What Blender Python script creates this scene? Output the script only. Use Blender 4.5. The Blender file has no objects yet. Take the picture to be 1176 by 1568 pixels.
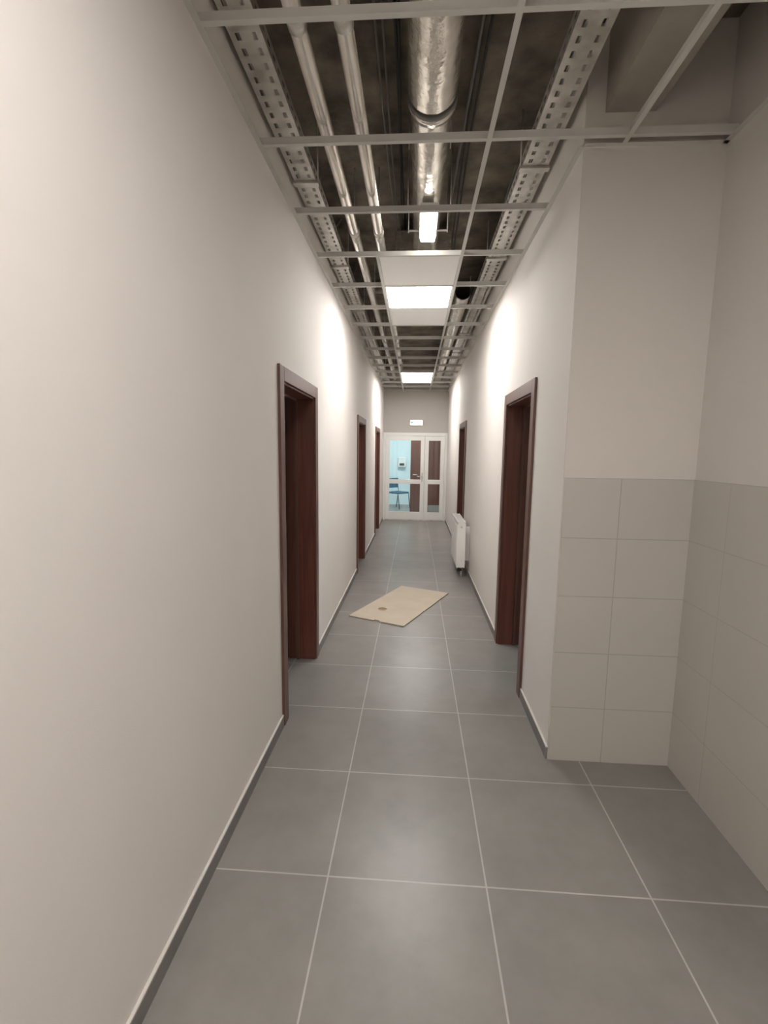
import bpy, bmesh, math, random
from mathutils import Vector, Matrix
random.seed(3)
C = bpy.context.scene
C.view_settings.view_transform = 'Standard'
# ---------------------------------------------------------------- materials
def newmat(name):
    m = bpy.data.materials.new(name); m.use_nodes = True
    nt = m.node_tree; b = nt.nodes['Principled BSDF']
    return m, nt, b
def simple(name, col, rough=0.5, metal=0.0, noise=0.0, nscale=8.0, bump=0.0, bscale=60, emis=None, estr=0):
    m, nt, b = newmat(name)
    b.inputs['Base Color'].default_value = (*col, 1)
    b.inputs['Roughness'].default_value = rough
    b.inputs['Metallic'].default_value = metal
    tc = nt.nodes.new('ShaderNodeTexCoord')
    if noise > 0:
        n = nt.nodes.new('ShaderNodeTexNoise'); n.inputs['Scale'].default_value = nscale
        n.inputs['Detail'].default_value = 6
        r = nt.nodes.new('ShaderNodeValToRGB')
        r.color_ramp.elements[0].position = .3; r.color_ramp.elements[1].position = .7
        r.color_ramp.elements[0].color = (*[c*(1-noise) for c in col], 1)
        r.color_ramp.elements[1].color = (*[min(1, c*(1+noise)) for c in col], 1)
        nt.links.new(tc.outputs['Object'], n.inputs['Vector'])
        nt.links.new(n.outputs['Fac'], r.inputs['Fac'])
        nt.links.new(r.outputs['Color'], b.inputs['Base Color'])
    if bump > 0:
        n2 = nt.nodes.new('ShaderNodeTexNoise'); n2.inputs['Scale'].default_value = bscale
        n2.inputs['Detail'].default_value = 4
        bp = nt.nodes.new('ShaderNodeBump'); bp.inputs['Strength'].default_value = bump
        bp.inputs['Distance'].default_value = .01
        nt.links.new(tc.outputs['Object'], n2.inputs['Vector'])
        nt.links.new(n2.outputs['Fac'], bp.inputs['Height'])
        nt.links.new(bp.outputs['Normal'], b.inputs['Normal'])
    if emis:
        b.inputs['Emission Color'].default_value = (*emis, 1)
        b.inputs['Emission Strength'].default_value = estr
    return m
def tilemat(name, col, grout, w, h, off, axes, mortar, rough, var=.05, blotch=.12):
    m, nt, b = newmat(name); N = nt.nodes; L = nt.links
    tc = N.new('ShaderNodeTexCoord'); sx = N.new('ShaderNodeSeparateXYZ'); cx = N.new('ShaderNodeCombineXYZ')
    L.new(tc.outputs['Object'], sx.inputs[0])
    for i, a in enumerate(axes):
        ad = N.new('ShaderNodeMath'); ad.operation = 'ADD'; ad.inputs[1].default_value = off[i]
        L.new(sx.outputs[a], ad.inputs[0]); L.new(ad.outputs[0], cx.inputs[i])
    br = N.new('ShaderNodeTexBrick'); br.offset = 0; br.squash = 1
    br.inputs['Scale'].default_value = 1; br.inputs['Brick Width'].default_value = w
    br.inputs['Row Height'].default_value = h; br.inputs['Mortar Size'].default_value = mortar
    br.inputs['Mortar Smooth'].default_value = .1; br.inputs['Bias'].default_value = 0
    br.inputs['Color1'].default_value = (*[c*(1-var) for c in col], 1)
    br.inputs['Color2'].default_value = (*[c*(1+var) for c in col], 1)
    br.inputs['Mortar'].default_value = (*grout, 1)
    L.new(cx.outputs[0], br.inputs['Vector'])
    n = N.new('ShaderNodeTexNoise'); n.inputs['Scale'].default_value = 2.2; n.inputs['Detail'].default_value = 9
    n.inputs['Roughness'].default_value = .68
    L.new(tc.outputs['Object'], n.inputs['Vector'])
    r = N.new('ShaderNodeValToRGB'); r.color_ramp.elements[0].position = .35; r.color_ramp.elements[1].position = .65
    lo = 1-blotch; r.color_ramp.elements[0].color = (lo, lo, lo, 1)
    r.color_ramp.elements[1].color = (1, 1, 1, 1)
    L.new(n.outputs['Fac'], r.inputs['Fac'])
    mx = N.new('ShaderNodeMix'); mx.data_type = 'RGBA'; mx.blend_type = 'MULTIPLY'; mx.inputs[0].default_value = 1
    L.new(br.outputs['Color'], mx.inputs[6]); L.new(r.outputs['Color'], mx.inputs[7])
    L.new(mx.outputs[2], b.inputs['Base Color'])
    bp = N.new('ShaderNodeBump'); bp.invert = True; bp.inputs['Strength'].default_value = .3; bp.inputs['Distance'].default_value = .003
    L.new(br.outputs['Fac'], bp.inputs['Height']); L.new(bp.outputs['Normal'], b.inputs['Normal'])
    b.inputs['Roughness'].default_value = rough
    return m
def woodmat(name, c1, c2, rough=.38):
    m, nt, b = newmat(name); N = nt.nodes; L = nt.links
    tc = N.new('ShaderNodeTexCoord'); mp = N.new('ShaderNodeMapping'); mp.inputs['Scale'].default_value = (30, 30, 1.6)
    n = N.new('ShaderNodeTexNoise'); n.inputs['Scale'].default_value = 1.0; n.inputs['Detail'].default_value = 6
    n.inputs['Distortion'].default_value = .6
    r = N.new('ShaderNodeValToRGB'); r.color_ramp.elements[0].position = .35; r.color_ramp.elements[1].position = .68
    r.color_ramp.elements[0].color = (*c1, 1); r.color_ramp.elements[1].color = (*c2, 1)
    L.new(tc.outputs['Object'], mp.inputs[0]); L.new(mp.outputs[0], n.inputs['Vector'])
    L.new(n.outputs['Fac'], r.inputs['Fac']); L.new(r.outputs['Color'], b.inputs['Base Color'])
    b.inputs['Roughness'].default_value = rough
    return m
M_wall = simple('paint_warm_white', (.75, .712, .675), .75, noise=.012, nscale=3, bump=.05, bscale=220)
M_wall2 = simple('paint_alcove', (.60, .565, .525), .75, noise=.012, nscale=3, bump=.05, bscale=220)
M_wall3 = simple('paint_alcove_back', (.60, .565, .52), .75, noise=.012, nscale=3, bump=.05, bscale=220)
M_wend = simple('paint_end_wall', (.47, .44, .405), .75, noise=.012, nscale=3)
M_cyan = simple('paint_pale_cyan', (.70, .80, .815), .7, noise=.02)
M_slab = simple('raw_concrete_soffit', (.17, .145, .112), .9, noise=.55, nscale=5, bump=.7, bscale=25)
M_floor = tilemat('floor_porcelain_tile', (.250, .236, .219), (.46, .44, .41), .6, .6, (6.3, 6.19), (0, 1), .0033, .34, .04, .20)
M_skirt = simple('skirting_tile', (.19, .18, .17), .45, noise=.08)
M_caulk = simple('skirting_caulk', (.62, .59, .55), .6, noise=.02)
M_tb = tilemat('wall_tile_back', (.485, .458, .418), (.36, .335, .30), .6, .3, (.79, 3.0), (0, 2), .0022, .28, .01, .03)
M_tr = tilemat('wall_tile_side', (.485, .458, .418), (.40, .375, .34), .6, .3, (5.68, 3.0), (1, 2), .0022, .28, .01, .03)
M_wood = woodmat('mahogany_laminate', (.095, .031, .020), (.160, .054, .034))
M_wood_d = woodmat('mahogany_casing', (.100, .046, .034), (.140, .064, .048))
M_steel = simple('galvanised_steel', (.62, .60, .56), .42, .7, noise=.2, nscale=12)
M_pipe = simple('aluminium_conduit', (.90, .86, .80), .25, .8, noise=.05, nscale=20)
M_foil = simple('foil_duct', (.88, .84, .77), .26, .9, noise=.15, nscale=10, bump=.9, bscale=14)
M_tbar = simple('white_tbar', (.60, .59, .56), .5, noise=.03)
M_ctile = simple('mineral_ceiling_tile', (.86, .85, .83), .85, noise=.02, nscale=60)
M_led = simple('led_diffuser', (1, 1, 1), .5, emis=(1, .965, .93), estr=38)
M_led2 = simple('led_diffuser_far', (1, 1, 1), .5, emis=(1, .965, .93), estr=24)
M_ledn = simple('led_diffuser_foyer', (1, 1, 1), .5, emis=(1, .955, .915), estr=37)
M_ledc = simple('led_diffuser_cool', (1, 1, 1), .5, emis=(.87, .97, 1), estr=55)
M_glow = simple('added_glow_surface', (1, 1, 1), .5, emis=(1, .97, .9), estr=14)  # emission of the added bar that brightens the ceiling void
M_sign = simple('exit_lamp_diffuser', (1, 1, 1), .5, emis=(1, .97, .92), estr=2.0)
M_green = simple('exit_pictogram_green', (.10, .5, .25), .5, noise=.02)
M_white = simple('white_upvc', (.80, .79, .76), .35, noise=.01)
M_rad = simple('radiator_enamel', (.80, .79, .76), .3, noise=.01)
M_board = simple('cardboard_tan', (.53, .46, .365), .8, noise=.05, nscale=5)
M_dark = simple('black_rubber', (.03, .03, .03), .6, noise=.1)
M_cable = simple('grey_cable', (.18, .17, .16), .5, noise=.1)
M_blue = simple('chair_blue_fabric', (.05, .13, .2), .8, noise=.1)
M_plaster = simple('plasterboard_boxing', (.33, .305, .26), .85, noise=.15, nscale=4)
mg, nt, b = newmat('door_glass'); N = nt.nodes
tr = N.new('ShaderNodeBsdfTransparent'); tr.inputs[0].default_value = (.93, .96, .96, 1)
gl = N.new('ShaderNodeBsdfGlossy'); gl.inputs['Roughness'].default_value = .03
fr = N.new('ShaderNodeFresnel'); fr.inputs[0].default_value = 1.5
mx = N.new('ShaderNodeMixShader'); nt.links.new(fr.outputs[0], mx.inputs[0])
nt.links.new(tr.outputs[0], mx.inputs[1]); nt.links.new(gl.outputs[0], mx.inputs[2])
nt.links.new(mx.outputs[0], N['Material Output'].inputs[0]); M_glass = mg
# ---------------------------------------------------------------- mesh helper
class B:
    def __init__(s, name): s.name = name; s.bm = bmesh.new(); s.mats = []
    def mi(s, m):
        if m not in s.mats: s.mats.append(m)
        return s.mats.index(m)
    def box(s, x0, x1, y0, y1, z0, z1, m, bev=0):
        g = bmesh.ops.create_cube(s.bm, size=1); vs = g['verts']
        for v in vs:
            v.co = Vector(((x0+x1)/2+v.co.x*(x1-x0), (y0+y1)/2+v.co.y*(y1-y0), (z0+z1)/2+v.co.z*(z1-z0)))
        fs = set(f for v in vs for f in v.link_faces); i = s.mi(m)
        for f in fs: f.material_index = i
        if bev > 0:
            es = list(set(e for v in vs for e in v.link_edges))
            r = bmesh.ops.bevel(s.bm, geom=es, offset=bev, segments=2, affect='EDGES', profile=.5)
            for f in r['faces']: f.material_index = i
    def cyl(s, p0, p1, r, m, seg=20, cap=True, r2=None):
        p0 = Vector(p0); p1 = Vector(p1); d = p1-p0
        q = d.to_track_quat('Z', 'Y').to_matrix().to_4x4()
        g = bmesh.ops.create_cone(s.bm, cap_ends=cap, segments=seg, radius1=r, radius2=r if r2 is None else r2,
                                  depth=d.length, matrix=Matrix.Translation((p0+p1)/2)@q)
        i = s.mi(m)
        for f in set(f for v in g['verts'] for f in v.link_faces):
            f.material_index = i; f.smooth = len(f.verts) == 4
    def tube(s, pts, r, m, seg=8):
        i = s.mi(m); rings = []
        pts = [Vector(p) for p in pts]
        for k, p in enumerate(pts):
            t = (pts[min(k+1, len(pts)-1)]-pts[max(k-1, 0)]).normalized()
            up = Vector((0, 0, 1)) if abs(t.z) < .9 else Vector((1, 0, 0))
            a = t.cross(up).normalized(); c = a.cross(t)
            rings.append([s.bm.verts.new(p+r*(a*math.cos(2*math.pi*j/seg)+c*math.sin(2*math.pi*j/seg))) for j in range(seg)])
        for k in range(len(rings)-1):
            for j in range(seg):
                f = s.bm.faces.new([rings[k][j], rings[k][(j+1) % seg], rings[k+1][(j+1) % seg], rings[k+1][j]])
                f.material_index = i; f.smooth = True
    def done(s, parent=None):
        me = bpy.data.meshes.new(s.name); s.bm.normal_update(); s.bm.to_mesh(me); s.bm.free()
        for m in s.mats: me.materials.append(m)
        o = bpy.data.objects.new(s.name, me); C.collection.objects.link(o)
        if parent: o.parent = parent
        return o
def empty(name, loc=(0, 0, 0)):
    e = bpy.data.objects.new(name, None); C.collection.objects.link(e); e.location = loc; return e
# ---------------------------------------------------------------- room shell
XL, XR, XA = -.75, .736, 1.36
YA, YE, YB = 2.40, 11.16, -2.6
ZC, ZS, T = 3.0, 3.5, .2
DH = 2.01; CW = .07
doorsL = [(2.65, 3.51), (6.19, 7.03), (8.97, 9.86)]
doorsR = [(3.10, 3.95), (7.10, 7.98)]
o = B('floor'); o.box(-4.2, 4.2, YB-.2, 15.2, -.1, 0, M_floor); o.done()
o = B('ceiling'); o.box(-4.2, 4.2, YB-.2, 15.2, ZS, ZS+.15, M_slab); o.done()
def wallrun(name, x0, x1, y0, y1, doors, m):
    w = B(name); y = y0
    for a, b_ in doors:
        w.box(x0, x1, y, a, 0, ZS, m); w.box(x0, x1, a, b_, DH, ZS, m); y = b_
    w.box(x0, x1, y, y1, 0, ZS, m)
    return w.done()
wallrun('wall_left', XL-T, XL, YB, YE, doorsL, M_wall)
wallrun('wall_right', XR, XR+T, YA+.01, YE, doorsR, M_wall)
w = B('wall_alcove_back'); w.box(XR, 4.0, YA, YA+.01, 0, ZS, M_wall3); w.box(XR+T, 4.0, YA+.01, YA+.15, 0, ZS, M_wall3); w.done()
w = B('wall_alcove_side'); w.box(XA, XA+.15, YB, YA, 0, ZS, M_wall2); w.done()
w = B('wall_rear'); w.box(XL-T, XA+.15, YB-.15, YB, 0, ZS, M_wall); w.done()
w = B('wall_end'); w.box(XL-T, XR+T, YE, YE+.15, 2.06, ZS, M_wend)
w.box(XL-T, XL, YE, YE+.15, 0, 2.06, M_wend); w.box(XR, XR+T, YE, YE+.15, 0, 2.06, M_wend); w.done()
w = B('wall_side_room_left'); w.box(-4.1, -4, 1.5, 11.3, 0, ZS, M_wall); w.box(-4, XL-T, 1.5, 1.6, 0, ZS, M_wall)
w.box(-4, XL-T, 4.6, 4.7, 0, ZS, M_wall); w.box(-4, XL-T, 11.16, 11.3, 0, ZS, M_wall); w.done()
w = B('wall_side_room_right'); w.box(4, 4.1, YA, 11.3, 0, ZS, M_wall); w.box(XR+T, 4, 5.2, 5.3, 0, ZS, M_wall)
w.box(XR+T, 4, 11.16, 11.3, 0, ZS, M_wall); w.done()
w = B('wall_end_room'); w.box(-2.2, -2.1, 11.31, 14.6, 0, ZS, M_cyan); w.box(1.6, 1.7, 11.31, 14.6, 0, ZS, M_cyan)
w.box(-2.2, 1.7, 14.6, 14.7, 0, ZS, M_cyan); w.box(-2.1, XL-T, 11.31, 11.35, 0, ZS, M_cyan); w.box(XR+T, 1.6, 11.31, 11.35, 0, ZS, M_cyan); w.done()
th = .008
w = B('trim_wall_tiling_back'); w.box(XR+.003, XA-th, YA-th, YA, 0, 1.5, M_tb); w.done()
w = B('trim_wall_tiling_side'); w.box(XA-th, XA, YB, YA, 0, 1.5, M_tr); w.done()
def base(name, xw, sgn, segs):
    s = B(name)
    for a, b_ in segs:
        xa, xb = sorted((xw, xw+sgn*.011))
        s.box(xa, xb, a, b_, 0, .064, M_skirt)
        xa, xb = sorted((xw, xw+sgn*.010)); s.box(xa, xb, a, b_, .064, .070, M_caulk)
    s.done()
base('baseboard_left', XL, 1, [(YB, 2.58), (3.58, 6.12), (7.10, 8.90), (9.93, YE)])
base('baseboard_right', XR, -1, [(YA-.0, 3.03), (4.02, 7.03), (8.05, YE)])
# ---------------------------------------------------------------- timber doors
def door(idx, side, a, b_, openleaf):
    xw = XL if side < 0 else XR; s = -side
    e = empty('door_%d' % idx, (xw, (a+b_)/2, 0)); loc = Vector(e.location)
    f = B('frame')
    def bx(x0, x1, y0, y1, z0, z1, m, bev=0):
        x0, x1 = sorted((x0, x1)); f.box(x0-loc.x, x1-loc.x, y0-loc.y, y1-loc.y, z0, z1, m, bev)
    p = .016
    for xf, dr in ((xw, s), (xw-s*T, -s)):
        bx(xf, xf+dr*p, a-CW, a+.012, 0, DH+CW, M_wood_d, .003)
        bx(xf, xf+dr*p, b_-.012, b_+CW, 0, DH+CW, M_wood_d, .003)
        bx(xf, xf+dr*p, a+.012, b_-.012, DH-.012, DH+CW, M_wood_d, .003)
    bx(xw, xw-s*T, a, a+.022, 0, DH, M_wood); bx(xw, xw-s*T, b_-.022, b_, 0, DH, M_wood)
    bx(xw, xw-s*T, a, b_, DH-.022, DH, M_wood)
    xs = xw-s*(T-.06)
    bx(xs, xs+s*.02, b_-.036, b_-.022, 0, DH-.02, M_wood_d); bx(xs, xs+s*.02, a+.022, a+.036, 0, DH-.02, M_wood_d)
    bx(xs, xs+s*.02, a+.036, b_-.036, DH-.036, DH-.022, M_wood_d)
    f.done(e)
    l = B('leaf')
    wd = b_-a-.05
    def lb(x0, x1, y0, y1, z0, z1, m, bev=0):
        x0, x1 = sorted((x0, x1)); l.box(x0-loc.x, x1-loc.x, y0-loc.y, y1-loc.y, z0, z1, m, bev)
    if openleaf:
        x0 = xw-s*(T+.03)
        lb(x0, x0-s*wd, b_-.065, b_-.025, .008, DH-.03, M_wood, .002)
        xh = x0-s*(wd-.06)
        l.cyl((xh-loc.x, b_-.065-loc.y, 1.02), (xh-loc.x, b_-.11-loc.y, 1.02), .01, M_steel)
        l.cyl((xh-loc.x, b_-.11-loc.y, 1.02), (xh+s*.12-loc.x, b_-.11-loc.y, 1.02), .009, M_steel)
    else:
        x0 = xw-s*(T-.01); lb(x0, x0+s*.04, a+.025, b_-.025, .008, DH-.026, M_wood, .002)
        xh = x0+s*.04
        l.cyl((xh-loc.x, a+.09-loc.y, 1.02), (xh+s*.045-loc.x, a+.09-loc.y, 1.02), .01, M_steel)
        l.cyl((xh+s*.045-loc.x, a+.09-loc.y, 1.02), (xh+s*.045-loc.x, a+.21-loc.y, 1.02), .009, M_steel)
    l.done(e)
    h = B('hinges')
    for z in (.25, 1.0, 1.75):
        xx = xw-s*(T+.018) if openleaf else xw-s*(T-.06)
        h.cyl((xx-loc.x, b_-.03-loc.y, z), (xx-loc.x, b_-.03-loc.y, z+.09), .008, M_steel, 10)
    h.done(e)
n = 1
for i, (a, b_) in enumerate(doorsL): door(n, -1, a, b_, i == 0); n += 1
for i, (a, b_) in enumerate(doorsR): door(n, 1, a, b_, i == 0); n += 1
# ---------------------------------------------------------------- glazed end door
e = empty('door_%d' % n, (0, YE+.05, 0))
f = B('frame')
def R(bb, x0, x1, z0, z1, y0=-.03, y1=.03, m=M_white, bev=.004): bb.box(x0, x1, y0, y1, z0, z1, m, bev)
R(f, XL, XL+.055, 0, 2.06, -.045, .045); R(f, XR-.055, XR, 0, 2.06, -.045, .045); R(f, XL+.055, XR-.055, 1.99, 2.06, -.045, .045)
R(f, XL+.055, XR-.055, 0, .02, -.045, .045, M_steel, 0)
f.done(e)
def leaf(name, x0, x1):
    l = B(name); st = .09
    R(l, x0, x0+st, .022, 1.985); R(l, x1-st, x1, .022, 1.985)
    R(l, x0+st, x1-st, .022, .20); R(l, x0+st, x1-st, 1.88, 1.985); R(l, x0+st, x1-st, .87, .97)
    l.box(x0+st, x1-st, -.006, .006, .20, .87, M_glass); l.box(x0+st, x1-st, -.006, .006, .97, 1.88, M_glass)
    l.done(e)
leaf('leaf_main', XL+.06, .215); leaf('leaf_side', .22, XR-.06)
h = B('handle'); h.box(.155, .185, -.04, -.03, .93, 1.13, M_steel, .003)
h.cyl((.17, -.04, 1.05), (.17, -.085, 1.05), .01, M_steel); h.cyl((.17, -.085, 1.05), (.05, -.085, 1.05), .01, M_steel); h.done(e)
s = B('exit_sign_lamp'); s.box(-.14, .16, YE-.045, YE, 2.22, 2.35, M_white, .008)
s.box(-.128, .148, YE-.05, YE-.0451, 2.232, 2.338, M_sign)
s.box(-.11, -.07, YE-.052, YE-.0501, 2.26, 2.31, M_green); s.done()
# ---------------------------------------------------------------- ceiling grid
Yk = lambda k: 2.33+.628*k
bars = [Yk(k) for k in range(-7, 15)]
g = B('ceiling_grid')
def tbarx(x0, x1, y):
    g.box(x0, x1, y-.011, y+.011, ZC, ZC+.003, M_tbar); g.box(x0, x1, y-.0015, y+.0015, ZC+.003, ZC+.036, M_tbar)
def tbary(x, y0, y1):
    g.box(x-.011, x+.011, y0, y1, ZC-.0008, ZC+.0028, M_tbar); g.box(x-.0015, x+.0015, y0, y1, ZC+.003, ZC+.038, M_tbar)
for y in bars: tbarx(XL, XR if y > YA else XA, y)
tbary(.30, YB, YE); tbary(.905, YB, YA); tbary(-.30, Yk(2), YE)
def ang(x, sgn, y0, y1):
    xa, xb = sorted((x, x+sgn*.024)); g.box(xa, xb, y0, y1, ZC-.001, ZC+.002, M_tbar)
    xa, xb = sorted((x, x+sgn*.002)); g.box(xa, xb, y0, y1, ZC, ZC+.024, M_tbar)
ang(XL, 1, YB, YE); ang(XR, -1, YA, YE); ang(XA, -1, YB, YA)
g.box(XR, XA, YA-.024, YA, ZC-.001, ZC+.002, M_tbar)
g.done()
def ctile(y0, x0=-.288, x1=.288):
    t = B('ceiling_tile'); t.box(x0, x1, y0+.012, y0+.616, ZC+.0035, ZC+.02, M_ctile); t.done()
def led(y0, m=M_led, x0=-.288, x1=.288, nm='ceiling_light'):
    t = B(nm); y1 = y0+.616; y0 += .012
    t.box(x0, x1, y0, y1, ZC+.012, ZC+.045, M_white)
    t.box(x0, x1, y0, y0+.012, ZC+.0035, ZC+.012, M_white); t.box(x0, x1, y1-.012, y1, ZC+.0035, ZC+.012, M_white)
    t.box(x0, x0+.012, y0+.012, y1-.012, ZC+.0035, ZC+.012, M_white); t.box(x1-.012, x1, y0+.012, y1-.012, ZC+.0035, ZC+.012, M_white)
    t.box(x0+.012, x1-.012, y0+.012, y1-.012, ZC+.006, ZC+.0119, m); t.done()
ctile(Yk(2)); led(Yk(3)); ctile(Yk(4)); led(Yk(10), M_led2); led(Yk(11), M_led2); led(Yk(-4), M_ledn); led(Yk(-6), M_ledn)
t = B('added_void_glow'); t.box(-.005, .115, 3.17, 3.62, 3.125, 3.155, M_white, .006); t.box(.005, .105, 3.18, 3.61, 3.10, 3.126, M_glow, .008)  # added glowing bar, stands in for the bright reflection on the duct
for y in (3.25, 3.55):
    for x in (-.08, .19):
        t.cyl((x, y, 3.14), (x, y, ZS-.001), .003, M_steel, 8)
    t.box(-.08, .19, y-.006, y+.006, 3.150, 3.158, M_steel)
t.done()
# ---------------------------------------------------------------- services in the void
def tray(x0, x1, z, y0, y1, ncab):
    e = empty('cable_tray')
    t = B('perforated_channel'); i = t.mi(M_steel); wd = x1-x0
    us = [0]
    nrow = max(2, int(wd/.05)); pit = wd/nrow
    for r in range(nrow): us += [r*pit+pit*.36, r*pit+pit*.64]
    us.append(wd)
    ny = int((y1-y0)/.07)
    for j in range(ny):
        ya = y0+j*.07
        for c in range(len(us)-1):
            segs = [(ya, ya+.018), (ya+.052, ya+.07)] if c % 2 == 1 else [(ya, ya+.07)]
            for a, b_ in segs:
                f = t.bm.faces.new([t.bm.verts.new(q) for q in ((x0+us[c], a, z), (x0+us[c+1], a, z), (x0+us[c+1], b_, z), (x0+us[c], b_, z))])
                f.material_index = i
    hs = .06
    for x in (x0, x1):
        for j in range(ny):
            ya = y0+j*.07
            for (za, zb, a, b_) in ((0, .022, 0, .07), (.022, .036, 0, .018), (.022, .036, .052, .07), (.036, hs, 0, .07)):
                f = t.bm.faces.new([t.bm.verts.new(p) for p in ((x, ya+a, z+za), (x, ya+b_, z+za), (x, ya+b_, z+zb), (x, ya+a, z+zb))])
                f.material_index = i
    t.done(e)
    t = B('hangers')
    y = y0+.4
    while y < y1:
        t.box(x0-.012, x1+.012, y, y+.04, z-.012, z-.001, M_steel)
        for x in (x0-.006, x1+.006): t.cyl((x, y+.02, z), (x, y+.02, ZS-.001), .004, M_steel, 8)
        y += 1.25
    t.done(e)
    c = B('cables')
    for k in range(ncab):
        x = x0+.015+(wd-.03)*k/(ncab-1)
        c.tube([(x+.005*math.sin(j*.9+k), y0+.2+j*.3, z+.012+.004*(k % 2)) for j in range(int((y1-y0-.4)/.3))], .008, random.choice([M_cable, M_dark, M_white]), 7)
    for y in (3.4, 4.3, 5.5, 6.4, 7.8):
        xx = (x0+x1)/2
        c.tube([(xx+.05*math.sin(y+t_*.5), y+.07*t_, z+.28-.2*math.sin(math.pi*t_/8)) for t_ in range(9)], .007, M_cable, 7)
    c.done(e)
tray(-.725, -.60, 3.15, YB+.1, YE-.05, 4)
tray(.56, .70, 3.20, YB+.1, YE-.05, 5)
p = B('conduit_pipes')
for x, z, r in ((-.445, 3.10, .032), (-.280, 3.10, .032)):
    p.cyl((x, YB+.01, z), (x, YE-.01, z), r, M_pipe, 24)
    y = .2
    while y < YE:
        p.cyl((x, y, z), (x, y+.05, z), r+.003, M_steel, 24); p.cyl((x, y+.025, z+r), (x, y+.025, ZS-.001), .004, M_steel, 8); y += 1.6
p.done()
d = B('ventilation_duct')
def ribduct(y0, y1, r, x, z, m, j1=.02, j2=.02):
    y = y0; seg = 28; i = d.mi(m); rings = []
    while y <= y1+1e-6:
        rr = r*(1+random.uniform(-j1, j1))
        ring = []
        for j in range(seg):
            q = rr*(1+random.uniform(-j2, j2))
            ring.append(d.bm.verts.new((x+q*math.cos(2*math.pi*j/seg), y, z+q*math.sin(2*math.pi*j/seg))))
        rings.append(ring); y += .045
    for k in range(len(rings)-1):
        for j in range(seg):
            f = d.bm.faces.new([rings[k][j], rings[k][(j+1) % seg], rings[k+1][(j+1) % seg], rings[k+1][j]]); f.material_index = i; f.smooth = True
ribduct(YB+.01, 2.44, .112, .045, 3.27, M_foil, .006, .012)
for y in (-.4, 1.2): d.cyl((.045, y, 3.27), (.045, y+.03, 3.27), .117, M_steel, 36)
d.cyl((.045, 2.42, 3.27), (.045, 2.445, 3.27), .117, M_cable, 36); d.cyl((.045, 2.445, 3.27), (.045, 2.49, 3.27), .118, M_foil, 36)
ribduct(2.47, 4.15, .098, .045, 3.27, M_foil)
for y in (.5, 1.9, 2.9):
    d.cyl((-.07, y, 3.30), (-.07, y, ZS-.001), .004, M_steel, 8); d.cyl((.16, y, 3.30), (.16, y, ZS-.001), .004, M_steel, 8)
d.box(-.20, .26, 4.12, 4.6, 3.12, 3.42, M_foil, .02)
d.done()
d = B('ventilation_duct')
ribduct(5.0, 10.9, .075, .44, 3.20, M_foil)
for y in (5.9, 7.4, 8.9, 10.4): d.cyl((.44, y, 3.26), (.44, y, ZS-.001), .004, M_steel, 8)
d.cyl((-.5, 5.3, 3.36), (.50, 5.3, 3.36), .07, M_foil, 24)
d.done()
bx = B('beam_boxing'); bx.box(.82, 1.04, YB, YA, 3.14, ZS, M_plaster); bx.done()
c = B('cable_bundle')
for k in range(7):
    x = [-.20, -.17, -.14, -.11, .24, .27, .30][k]; ph = random.uniform(0, 6)
    pts = []
    y = YB+.1
    while y < 5: pts.append((x+.015*math.sin(y*1.3+ph), y, 3.45+.02*math.sin(y*2.1+ph*2))); y += .25
    c.tube(pts, random.uniform(.005, .010), random.choice([M_cable, M_dark, M_cable]), 7)
c.done()
# ---------------------------------------------------------------- radiator
rx0, rx1, ry0, ry1, rz0, rz1 = .56, .665, 6.05, 6.93, .13, .73
e = empty('radiator', (0, 0, 0))
r = B('panel_body')
for side, x in ((0, rx0), (1, rx1-.012)):
    r.box(x, x+.012, ry0+.004, ry1-.004, rz0, rz1-.01, M_rad, .003)
y = ry0+.03
while y < ry1-.04:
    r.box(rx0-.005, rx0+.002, y, y+.018, rz0+.04, rz1-.05, M_rad, .0024); y += .0333
for k in range(40):
    yy = ry0+.02+k*(ry1-ry0-.04)/40
    r.box(rx0+.014, rx1-.014, yy, yy+.002, rz0+.03, rz1-.03, M_rad)
r.box(rx0-.002, rx1+.002, ry0, ry0+.006, rz0+.01, rz1, M_rad, .002); r.box(rx0-.002, rx1+.002, ry1-.006, ry1, rz0+.01, rz1, M_rad, .002)
r.box(rx0-.002, rx0+.012, ry0, ry1, rz1-.02, rz1+.001, M_rad, .002); r.box(rx1-.012, rx1+.002, ry0, ry1, rz1-.02, rz1+.001, M_rad, .002)
yy = ry0+.012
while yy < ry1-.01: r.box(rx0+.012, rx1-.012, yy, yy+.006, rz1-.008, rz1, M_rad); yy += .016
r.done(e)
r = B('brackets_and_valve')
for yy in (ry0+.15, ry1-.18): r.box(rx1, XR-.001, yy, yy+.03, .2, .65, M_rad)
for yy in (ry0+.06, ry0+.11):
    r.cyl((.63, yy, 0.001), (.63, yy, rz0+.02), .008, M_rad, 12)
    r.cyl((.63, yy, .085), (.63, yy, .115), .014, M_steel, 12)
r.cyl((.61, ry0, .67), (.61, ry0-.012, .67), .012, M_steel, 12)
r.cyl((.63, ry0+.05, .10), (.58, ry0+.03, .10), .018, M_dark, 14)
r.done(e)
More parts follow.
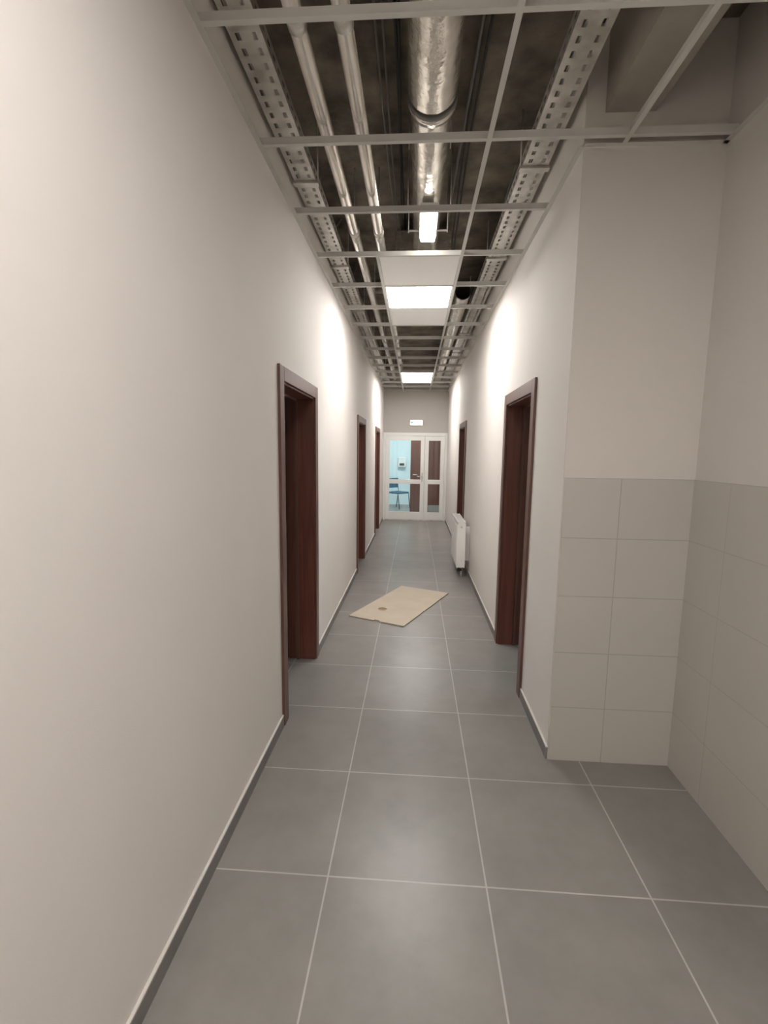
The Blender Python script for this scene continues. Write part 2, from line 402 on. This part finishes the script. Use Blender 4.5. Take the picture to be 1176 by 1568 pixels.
# ---------------------------------------------------------------- board on the floor
P = [Vector((-.62, 4.48, 0)), Vector((-.132, 5.575, 0)), Vector((.412, 5.335, 0)), Vector((-.076, 4.24, 0))]
U = (P[1]-P[0]).normalized(); V = (P[3]-P[0]).normalized(); Ln = 1.2; Wn = .595
bm = bmesh.new(); th = .009
hc = (.33, .20); hr = .045
def loc(u, v, z): q = P[0]+U*u+V*v; return (q.x, q.y, z)
outer = [(0, 0), (Ln, 0), (Ln, Wn), (0, Wn), (0, .335), (.025, .33), (.025, .275), (0, .27)]
ov = [bm.verts.new(loc(u, v, 0.002)) for u, v in outer]
iv = [bm.verts.new(loc(hc[0]+hr*math.cos(t*math.pi/16), hc[1]+hr*math.sin(t*math.pi/16), .002)) for t in range(32)]
es = [bm.edges.new((ov[i], ov[(i+1) % len(ov)])) for i in range(len(ov))]+[bm.edges.new((iv[i], iv[(i+1) % 32])) for i in range(32)]
bmesh.ops.triangle_fill(bm, edges=es, use_beauty=True)
ex = bmesh.ops.extrude_face_region(bm, geom=bm.faces[:])
for v in ex['geom']:
    if isinstance(v, bmesh.types.BMVert): v.co.z += th
bmesh.ops.recalc_face_normals(bm, faces=bm.faces)
me = bpy.data.meshes.new('cardboard_sheet'); bm.to_mesh(me); me.materials.append(M_board)
ob = bpy.data.objects.new('cardboard_sheet', me); C.collection.objects.link(ob)
s = B('cut_disc'); q = loc(hc[0], hc[1], 0); s.cyl((q[0], q[1], 0.0005), (q[0], q[1], .005), .040, simple('disc_brown', (.34, .22, .12), .8, noise=.05), 32); s.done(ob)
# ---------------------------------------------------------------- end room contents
wd = B('door_7')
wd.box(-.10, .06, 14.53, 14.6, 0, 2.1, M_wood_d); wd.box(.06, .86, 14.55, 14.6, 0, 2.05, M_wood, .003); wd.box(.86, .94, 14.53, 14.6, 0, 2.1, M_wood_d)
wd.box(.06, .86, 14.53, 14.6, 2.05, 2.13, M_wood_d); wd.cyl((.14, 14.5, 1.02), (.26, 14.5, 1.02), .01, M_steel); wd.cyl((.14, 14.55, 1.02), (.14, 14.5, 1.02), .01, M_steel)
wd.done()
wd = B('door_8'); wd.box(-.12, .30, 12.6, 12.64, .002, 2.03, M_wood, .003); wd.box(.30, .36, 12.58, 12.66, 0, 2.1, M_wood_d)
wd.cyl((-.05, 12.6, 1.02), (-.05, 12.55, 1.02), .01, M_steel); wd.cyl((-.05, 12.55, 1.02), (.06, 12.55, 1.02), .01, M_steel); wd.done()
def chair(x, y, rz):
    e = empty('office_visitor_chair', (x, y, 0)); e.rotation_euler = (0, 0, rz)
    s = B('seat'); s.box(-.22, .22, -.21, .21, .43, .48, M_blue, .015); s.done(e)
    s = B('backrest'); s.box(-.22, .22, .20, .235, .58, .86, M_blue, .014); s.done(e)
    s = B('frame_tubes')
    for sx in (-.23, .23):
        s.tube([(sx, -.24, 0), (sx, -.2, .3), (sx, -.18, .45), (sx, .0, .44), (sx, .19, .45), (sx, .22, .6), (sx, .24, .84)], .011, M_dark)
        s.tube([(sx, .27, 0), (sx, .2, .44)], .011, M_dark)
    s.done(e)
chair(-.46, 13.6, .9)
s = B('wall_dispenser'); s.box(-.52, -.28, 14.47, 14.6, 1.15, 1.45, M_white, .02); s.box(-.47, -.33, 14.46, 14.471, 1.2, 1.27, M_dark); s.done()
# ---------------------------------------------------------------- lights
t = B('ceiling_light'); t.box(-1.0, .5, 12.0, 12.5, 3.3, 3.36, M_white); t.box(-.97, .47, 12.03, 12.47, 3.292, 3.3, M_ledc)
for x in (-.8, .3): t.cyl((x, 12.2, 3.36), (x, 12.2, ZS), .006, M_steel)
t.done()
def area(name, loc_, sx, sy, e_, col, rot=(0, 0, 0)):
    l = bpy.data.lights.new(name, 'AREA'); l.shape = 'RECTANGLE'; l.size = sx; l.size_y = sy; l.energy = e_; l.color = col
    o_ = bpy.data.objects.new(name, l); C.collection.objects.link(o_); o_.location = loc_; o_.rotation_euler = rot
area('window_daylight_right', (3.9, 3.8, 1.5), 1.6, 1.4, 34, (.75, .9, 1), (0, math.radians(90), 0))
area('window_daylight_left', (-3.9, 3.2, 1.5), 1.4, 1.4, 9, (.75, .9, 1), (0, math.radians(-90), 0))
wl = bpy.data.worlds.new('world'); C.world = wl; wl.use_nodes = True
wl.node_tree.nodes['Background'].inputs[0].default_value = (.5, .6, .7, 1); wl.node_tree.nodes['Background'].inputs[1].default_value = .2
# ---------------------------------------------------------------- camera
cam = bpy.data.cameras.new('camera'); co = bpy.data.objects.new('camera', cam); C.collection.objects.link(co)
cam.sensor_fit = 'VERTICAL'; cam.sensor_height = 36; cam.lens = 36*741/1600; cam.clip_start = .02
dY = Vector((48, 92, -726)).normalized()
ra = math.radians(1.2); a = Vector((math.sin(ra), math.cos(ra), 0))
dZ = (a-a.dot(dY)*dY).normalized(); dX = dY.cross(dZ)
Mw = Matrix((dX, dY, dZ))
co.matrix_world = Matrix.Translation((0, 0, 1.617)) @ Mw.to_4x4()
C.camera = co
